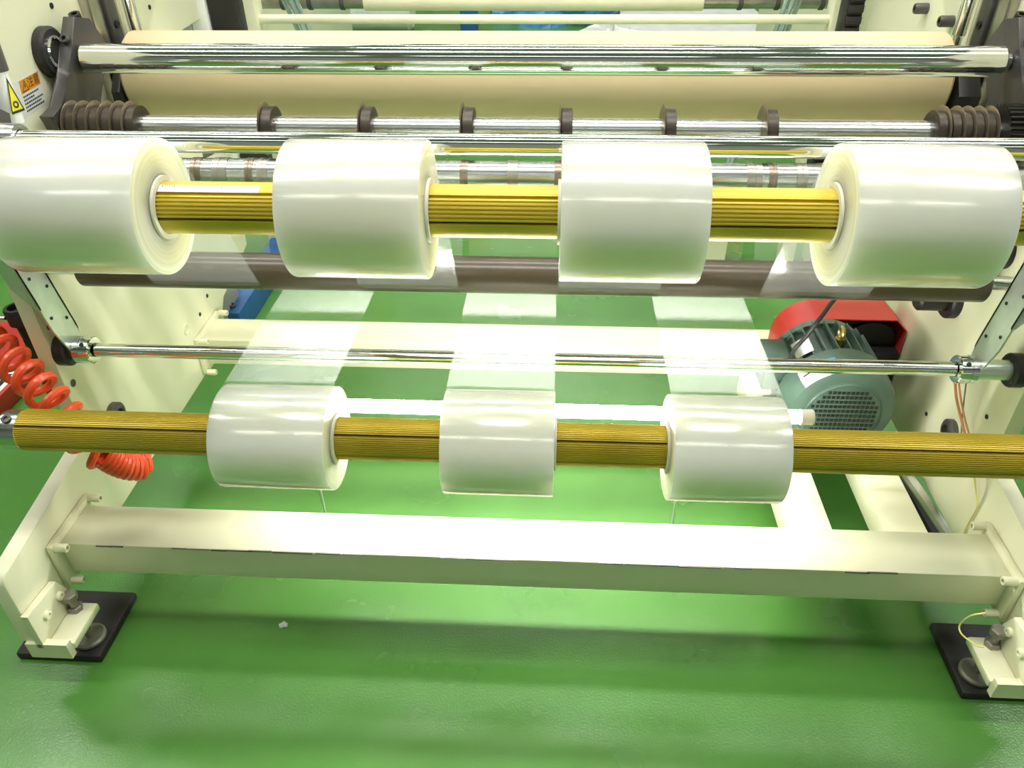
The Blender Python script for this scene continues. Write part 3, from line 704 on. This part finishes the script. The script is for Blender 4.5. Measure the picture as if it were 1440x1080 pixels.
# ------------------------------------------------------------------ orange coil hose
def coil(ctrl, rad, turns, n=26):
    base = smooth_path(ctrl, 24); out = []; L = [0]
    for a, b_ in zip(base[:-1], base[1:]): L.append(L[-1]+(b_-a).length)
    N = int(sum(turns)*n); tot = L[-1]; j = 0
    ph = 0
    for i in range(N+1):
        f = i/N
        # pitch varies along the hose: turns[0] in the first half, turns[1] in the second
        g = f*sum(turns); s = (g/turns[0]*.5 if g < turns[0] else .5+(g-turns[0])/turns[1]*.5)*tot
        while j < len(L)-2 and L[j+1] < s: j += 1
        t = (s-L[j])/max(1e-9, L[j+1]-L[j]); p = base[j].lerp(base[j+1], t)
        d, u, v = frame(base[j+1]-base[j]); a = 2*PI*g
        out.append(p + (u*math.cos(a)+v*math.sin(a))*rad)
    return out
gq = onx(157, 578, XL)
hs = thing('air_hose', 'coiled orange air hose hanging round the side plate edge', 'hose', (-.95, 1.12, .40))
def ond(px, py, d): return Vector((0, 0, CAMH)) + _ray(px, py)*(d/F)
c1 = [ond(*p) for p in ((-40, 462, 1.52), (0, 492, 1.48), (38, 527, 1.46), (70, 560, 1.445), (98, 592, 1.44), (122, 622, 1.44), (145, 638, 1.45))]
p1 = coil(c1, .029, [5.0, 5.2])
bm = new(); sweep(bm, [ond(-220, 380, 1.6), ond(-100, 430, 1.55)] + p1, .0078, 8); obj('loose_coils', bm, 'orange_hose', hs)
c2 = [ond(*p) for p in ((145, 638, 1.45), (165, 650, 1.47), (185, 656, 1.49), (203, 655, 1.51))]
p2 = coil(c2, .021, [5, 5], 20)
bm = new(); sweep(bm, [p1[-1]] + p2, .0068, 8); obj('tight_coils', bm, 'orange_hose', hs)
bm = new(); sweep(bm, smooth_path([p2[-1], Vector((-.80, 1.17, .40)), Vector((-.84, gq.y-.05, gq.z)), Vector((-.91, gq.y, gq.z-.012)), Vector((XL+.0175, gq.y, gq.z-.012))], 8), .006, 8); obj('hose_tail', bm, 'orange_hose', hs)

# red box and valve outside the left plate
rb0 = onz(39, 551, 0)
rb = thing('red_box', 'flat red box with a black printed label on the floor by the orange hose', 'box', (rb0.x-.3, rb0.y, 0))
bm = new(); box(bm, rb0.x-.5, rb0.x, rb0.y-.45, rb0.y+.30, 0, .06, .004); obj('box_body', bm, 'red_paint', rb)
zt = .0606; x1 = rb0.x-.012
bm = new(); box(bm, x1-.32, x1, rb0.y-.40, rb0.y+.02, .059, zt); lb = obj('box_label', bm, 'label_white', rb, False)
bm = new(); box(bm, x1-.30, x1-.014, rb0.y-.385, rb0.y+.005, zt-.001, zt+.0005); obj('label_field', bm, 'label_black', lb, False)
for k in range(6):
    bm = new(); xx = x1-.035-k*.028; y = rb0.y-.37
    while y < rb0.y-.02:
        d = random.uniform(.012, .03); box(bm, xx-(.012 if k in (1, 3) else .006), xx+(.008 if k in (1, 3) else .004), y, y+d, zt, zt+.001); y += d+.007
    obj('print_line', bm, 'label_orange' if k in (1, 2, 3) else 'label_white', lb, False)
va = thing('air_valve', 'small black air valve on the outside of the plate by the orange hose', 'valve', (XL-PT-.03, 1.33, .55))
vq = onx(22, 431, XL-PT-.035)
bm = new(); lathe(bm, (vq.x, vq.y, vq.z-.035), 'Z', [(-.03, 0), (-.03, .012), (0, .014), (.0, .022), (.03, .024), (.034, .022), (.034, .016), (.02, .015), (.02, 0)], 24); obj('valve_body', bm, 'black_steel', va)
bm = new(); box(bm, vq.x, XL-PT, vq.y-.01, vq.y+.02, vq.z-.065, vq.z-.03, .003); obj('valve_mount', bm, 'black_steel', va)
bm = new(); cyl(bm, (vq.x-.022, vq.y-.01, vq.z-.02), 'X', -.016, 0, .004, 10); obj('fitting', bm, 'steel', va)
bm = new(); box(bm, XL-PT-.05, XL-PT, 1.24, 1.30, .40, .62, .004); tag(obj('shadow_block', bm, 'black_steel'), 'black block standing in for the shadow on the outer plate face behind the hose coils', 'shadow block')  # added black block, stands in for the dark shadow strip beside the plate

# ------------------------------------------------------------------ behind the machine
bA, bB = onz(306, 440, .09), onz(346, 425, .09)
bb = thing('blue_beam', 'blue painted steel beam lying on the floor behind the rear beam', 'beam', ((bA.x+bB.x)/2, bA.y, 0))
bm = new(); box(bm, bA.x, bB.x, bA.y, bA.y+1.3, .0, .09, .004); obj('beam_body', bm, 'blue_paint', bb)
bm = new(); socket_bolt(bm, ((bA.x+bB.x)/2, bA.y+.04, .09), (0, 0, 1), .012, .01); obj('bolt', bm, 'dark_steel', bb)
# second section: posts, tie bar, rollers
for s, px0, px1, lab in ((1, 346, 366, 'cream post of the rear section by the grey duct'), (-1, 1165, 1186, 'cream post of the rear section by the black cable chain')):
    a = ony(px0, 28, 2.6).x; b_ = ony(px1, 28, 2.6).x
    bm = new(); box(bm, a, b_, 2.57, 2.64, 0, 1.5, .003); o = tag(obj('frame_post', bm, 'cream'), lab, 'post')
q = ony(720, 27, 2.6)
bm = new(); cyl(bm, (0, 2.6, q.z), 'X', ony(364, 27, 2.6).x, ony(1168, 27, 2.6).x, .0135, 24); tag(obj('tie_bar', bm, 'cream'), 'thin round cream tie bar between the rear posts', 'bar')
q = ony(720, 7, 2.9)
o = thing('rear_roller', 'pale roller on a dark steel shaft in the rear section', 'roller', (0, 2.9, q.z-.03))
x0, x1 = ony(513, 8, 2.9).x, ony(988, 8, 2.9).x
bm = new(); cyl(bm, (0, 2.9, q.z+.012), 'X', x0, x1, .030, 40, .002); obj('roller_body', bm, 'cream_roller', o)
for a, b_ in ((-1.0395, x0), (x1, .9645)):
    bm = new(); cyl(bm, (0, 2.9, q.z+.012), 'X', a, b_, .024, 24, .002); sh = obj('shaft_end', bm, 'steel_worn', o)
    for t in (.25, .5, .8):
        x = a+(b_-a)*t; bm = new(); cyl(bm, (x, 2.9, q.z+.012), 'X', -.008, .008, .028, 24, .002); obj('shaft_collar', bm, 'dark_steel', sh)
for x, lab in ((-1.06, 'cream rear plate carrying the shaft end by the grey duct'), (.985, 'cream rear plate carrying the shaft end by the cable chain')):
    bm = new(); box(bm, x-.02, x+.02, 2.66, 4.2, .5, 1.5, .003); o = tag(obj('rear_plate', bm, 'cream'), lab, 'machine frame')
    bm = new(); box(bm, x-.03, x+.03, 2.7, 2.8, 0, .5); tag(obj('rear_stand', bm, 'cream'), 'cream stand under the ' + lab[6:], 'stand')
for sgn, pts, lab in ((1, ((405, 432), (413, 440), (396, 424)), 'leaning green-tinted guide strips beside the rear post near the duct'), (-1, ((1118, 1096), (1109, 1088), (1127, 1104)), 'leaning green-tinted guide strips beside the rear post near the cable chain')):
    o = thing('guide_strips', lab, 'guide rail', (ony(pts[0][1], 52, 2.75).x, 2.75, .35))
    for k, (a, b_) in enumerate(pts):
        Y_ = 2.74+k*.012; p, q = ony(b_, 52, Y_), ony(a, -6, Y_); e = (q-p).normalized()
        bm = new(); tube_between(bm, p-e*.55, q+e*.3, .008, 6); obj('strip', bm, 'glass_green', o)
    p = ony(pts[0][1], 52, 2.75)-(ony(pts[0][0], -6, 2.75)-ony(pts[0][1], 52, 2.75)).normalized()*.5
    bm = new(); box(bm, p.x-.04, p.x+.04, 2.72, 2.79, 0, p.z+.02); obj('support', bm, 'cream', o)
# grey duct, black cable trunks beside the plate ends
a, b_ = ony(276, 25, 2.25).x, ony(300, 25, 2.25).x
bm = new(); box(bm, a, b_, 2.212, 2.28, .45, 1.45, .004); tag(obj('duct_post', bm, 'white_paint'), 'pale grey upright duct behind the side plate with the sticker', 'post')
a, b_ = ony(301, 25, 2.25).x, ony(343, 25, 2.25).x
bm = new(); box(bm, a, b_, 2.22, 2.27, .45, 1.45, .006); o = tag(obj('cable_duct', bm, 'black_steel'), 'black upright cable trunk beside the pale grey duct', 'cable trunk')
a, b_ = ony(1187, 25, 2.44).x, ony(1212, 25, 2.44).x
o = thing('cable_chain', 'black upright cable chain behind the side plate next to the motor', 'cable chain', ((a+b_)/2, 2.42, 0))
bm = new(); box(bm, a, b_, 2.44, 2.50, .4, 1.45, .004); obj('chain_spine', bm, 'black_steel', o)
for k in range(34):
    z = .42+k*.03; bm = new() if k == 0 else None
    if k == 0: box(bm, a+.004, b_-.004, 2.425, 2.442, z, z+.02, .002); c0 = obj('chain_link', bm, 'rubber_black', o)
    else:
        c = c0.copy(); COL.objects.link(c); c.location.z += k*.03
bm = new(); box(bm, -1.25, -1.02, 2.04, 2.30, .55, 1.0, .004); tag(obj('control_box', bm, 'grey_paint'), 'grey control box seen through the notch in the side plate', 'box')
bm = new(); box(bm, -1.2, -1.05, 2.1, 2.25, 0, .55); tag(obj('box_stand', bm, 'grey_paint'), 'grey stand carrying the control box behind the side plate', 'stand')
# things on the floor at the back
def lumpy(bm, c, sx, sy, sz, seed, n=36, m=14, amp=.12):
    random.seed(seed); ph = [(random.uniform(2, 9), random.uniform(2, 7), random.uniform(0, 6)) for _ in range(6)]
    rows = []
    for j in range(m+1):
        t = PI/2*j/m; row = []
        for i in range(n):
            a = 2*PI*i/n; d = 1+amp*sum(math.sin(f*a+g*t+p_) for f, g, p_ in ph)/3
            row.append(bm.verts.new((c[0]+sx*math.cos(a)*math.cos(t)*d, c[1]+sy*math.sin(a)*math.cos(t)*d, c[2]+sz*math.sin(t)*d)))
        rows.append(row)
    for A, B in zip(rows[:-1], rows[1:]):
        for i in range(n): bm.faces.new((A[i], A[(i+1) % n], B[(i+1) % n], B[i]))
    bm.faces.new(rows[0]); return bm
a, b_ = onz(438, 47, 0), onz(580, 47, 0)
bm = new(); yy = a.y+.1; lathe(bm, (a.x, yy, .17), 'X', [(0, 0), (0, .14), (.03, .168), (.3, .17), (b_.x-a.x-.3, .168), (b_.x-a.x-.03, .17), (b_.x-a.x, .14), (b_.x-a.x, 0)], 32)
tag(obj('wrapped_roll', bm, 'white_plastic'), 'plastic wrapped white roll lying on the floor behind the machine', 'roll')
a, b_ = onz(700, 46, 0), onz(870, 46, 0)
bm = new(); lumpy(bm, ((a.x+b_.x)/2, a.y+.75, 0), (b_.x-a.x)/2, .55, .30, 5, 48, 16, .22)
tag(obj('plastic_bag', bm, 'blue_plastic', None, False), 'heap of crumpled blue plastic on the floor behind the machine', 'plastic bag')
bm = new(); c = onz(835, 46, 0); lumpy(bm, (c.x+.1, c.y-.9, 0), .3, .25, .2, 9, 40, 14, .3)
tag(obj('plastic_wrap', bm, 'white_plastic', None, False), 'crumpled clear plastic wrap beside the blue heap', 'plastic wrap')
a, b_ = onz(665, 47, 0), onz(688, 47, 0)
bm = new(); box(bm, a.x-.1, b_.x-.1, a.y, a.y+.2, 0, .3, .01); tag(obj('blue_drum', bm, 'blue_paint'), 'dark blue container beside the crumpled blue plastic', 'container')
a, b_ = onz(880, 48, .01), onz(1095, 48, .01)
bm = new(); box(bm, a.x, b_.x, a.y-.3, a.y+2.2, 0, .02); tag(obj('floor_board', bm, 'white_plastic'), 'pale board lying on the floor behind the machine', 'board')
# a scrap of film on the floor in front of the beam
c = onz(399, 879, 0); bm = new(); random.seed(4)
lumpy(bm, (c.x, c.y, 0.0003), .009, .007, .004, 12, 14, 4, .35)
tag(obj('film_scrap', bm, 'white_plastic', None, False), 'tiny white scrap on the green floor in front of the beam', 'scrap')
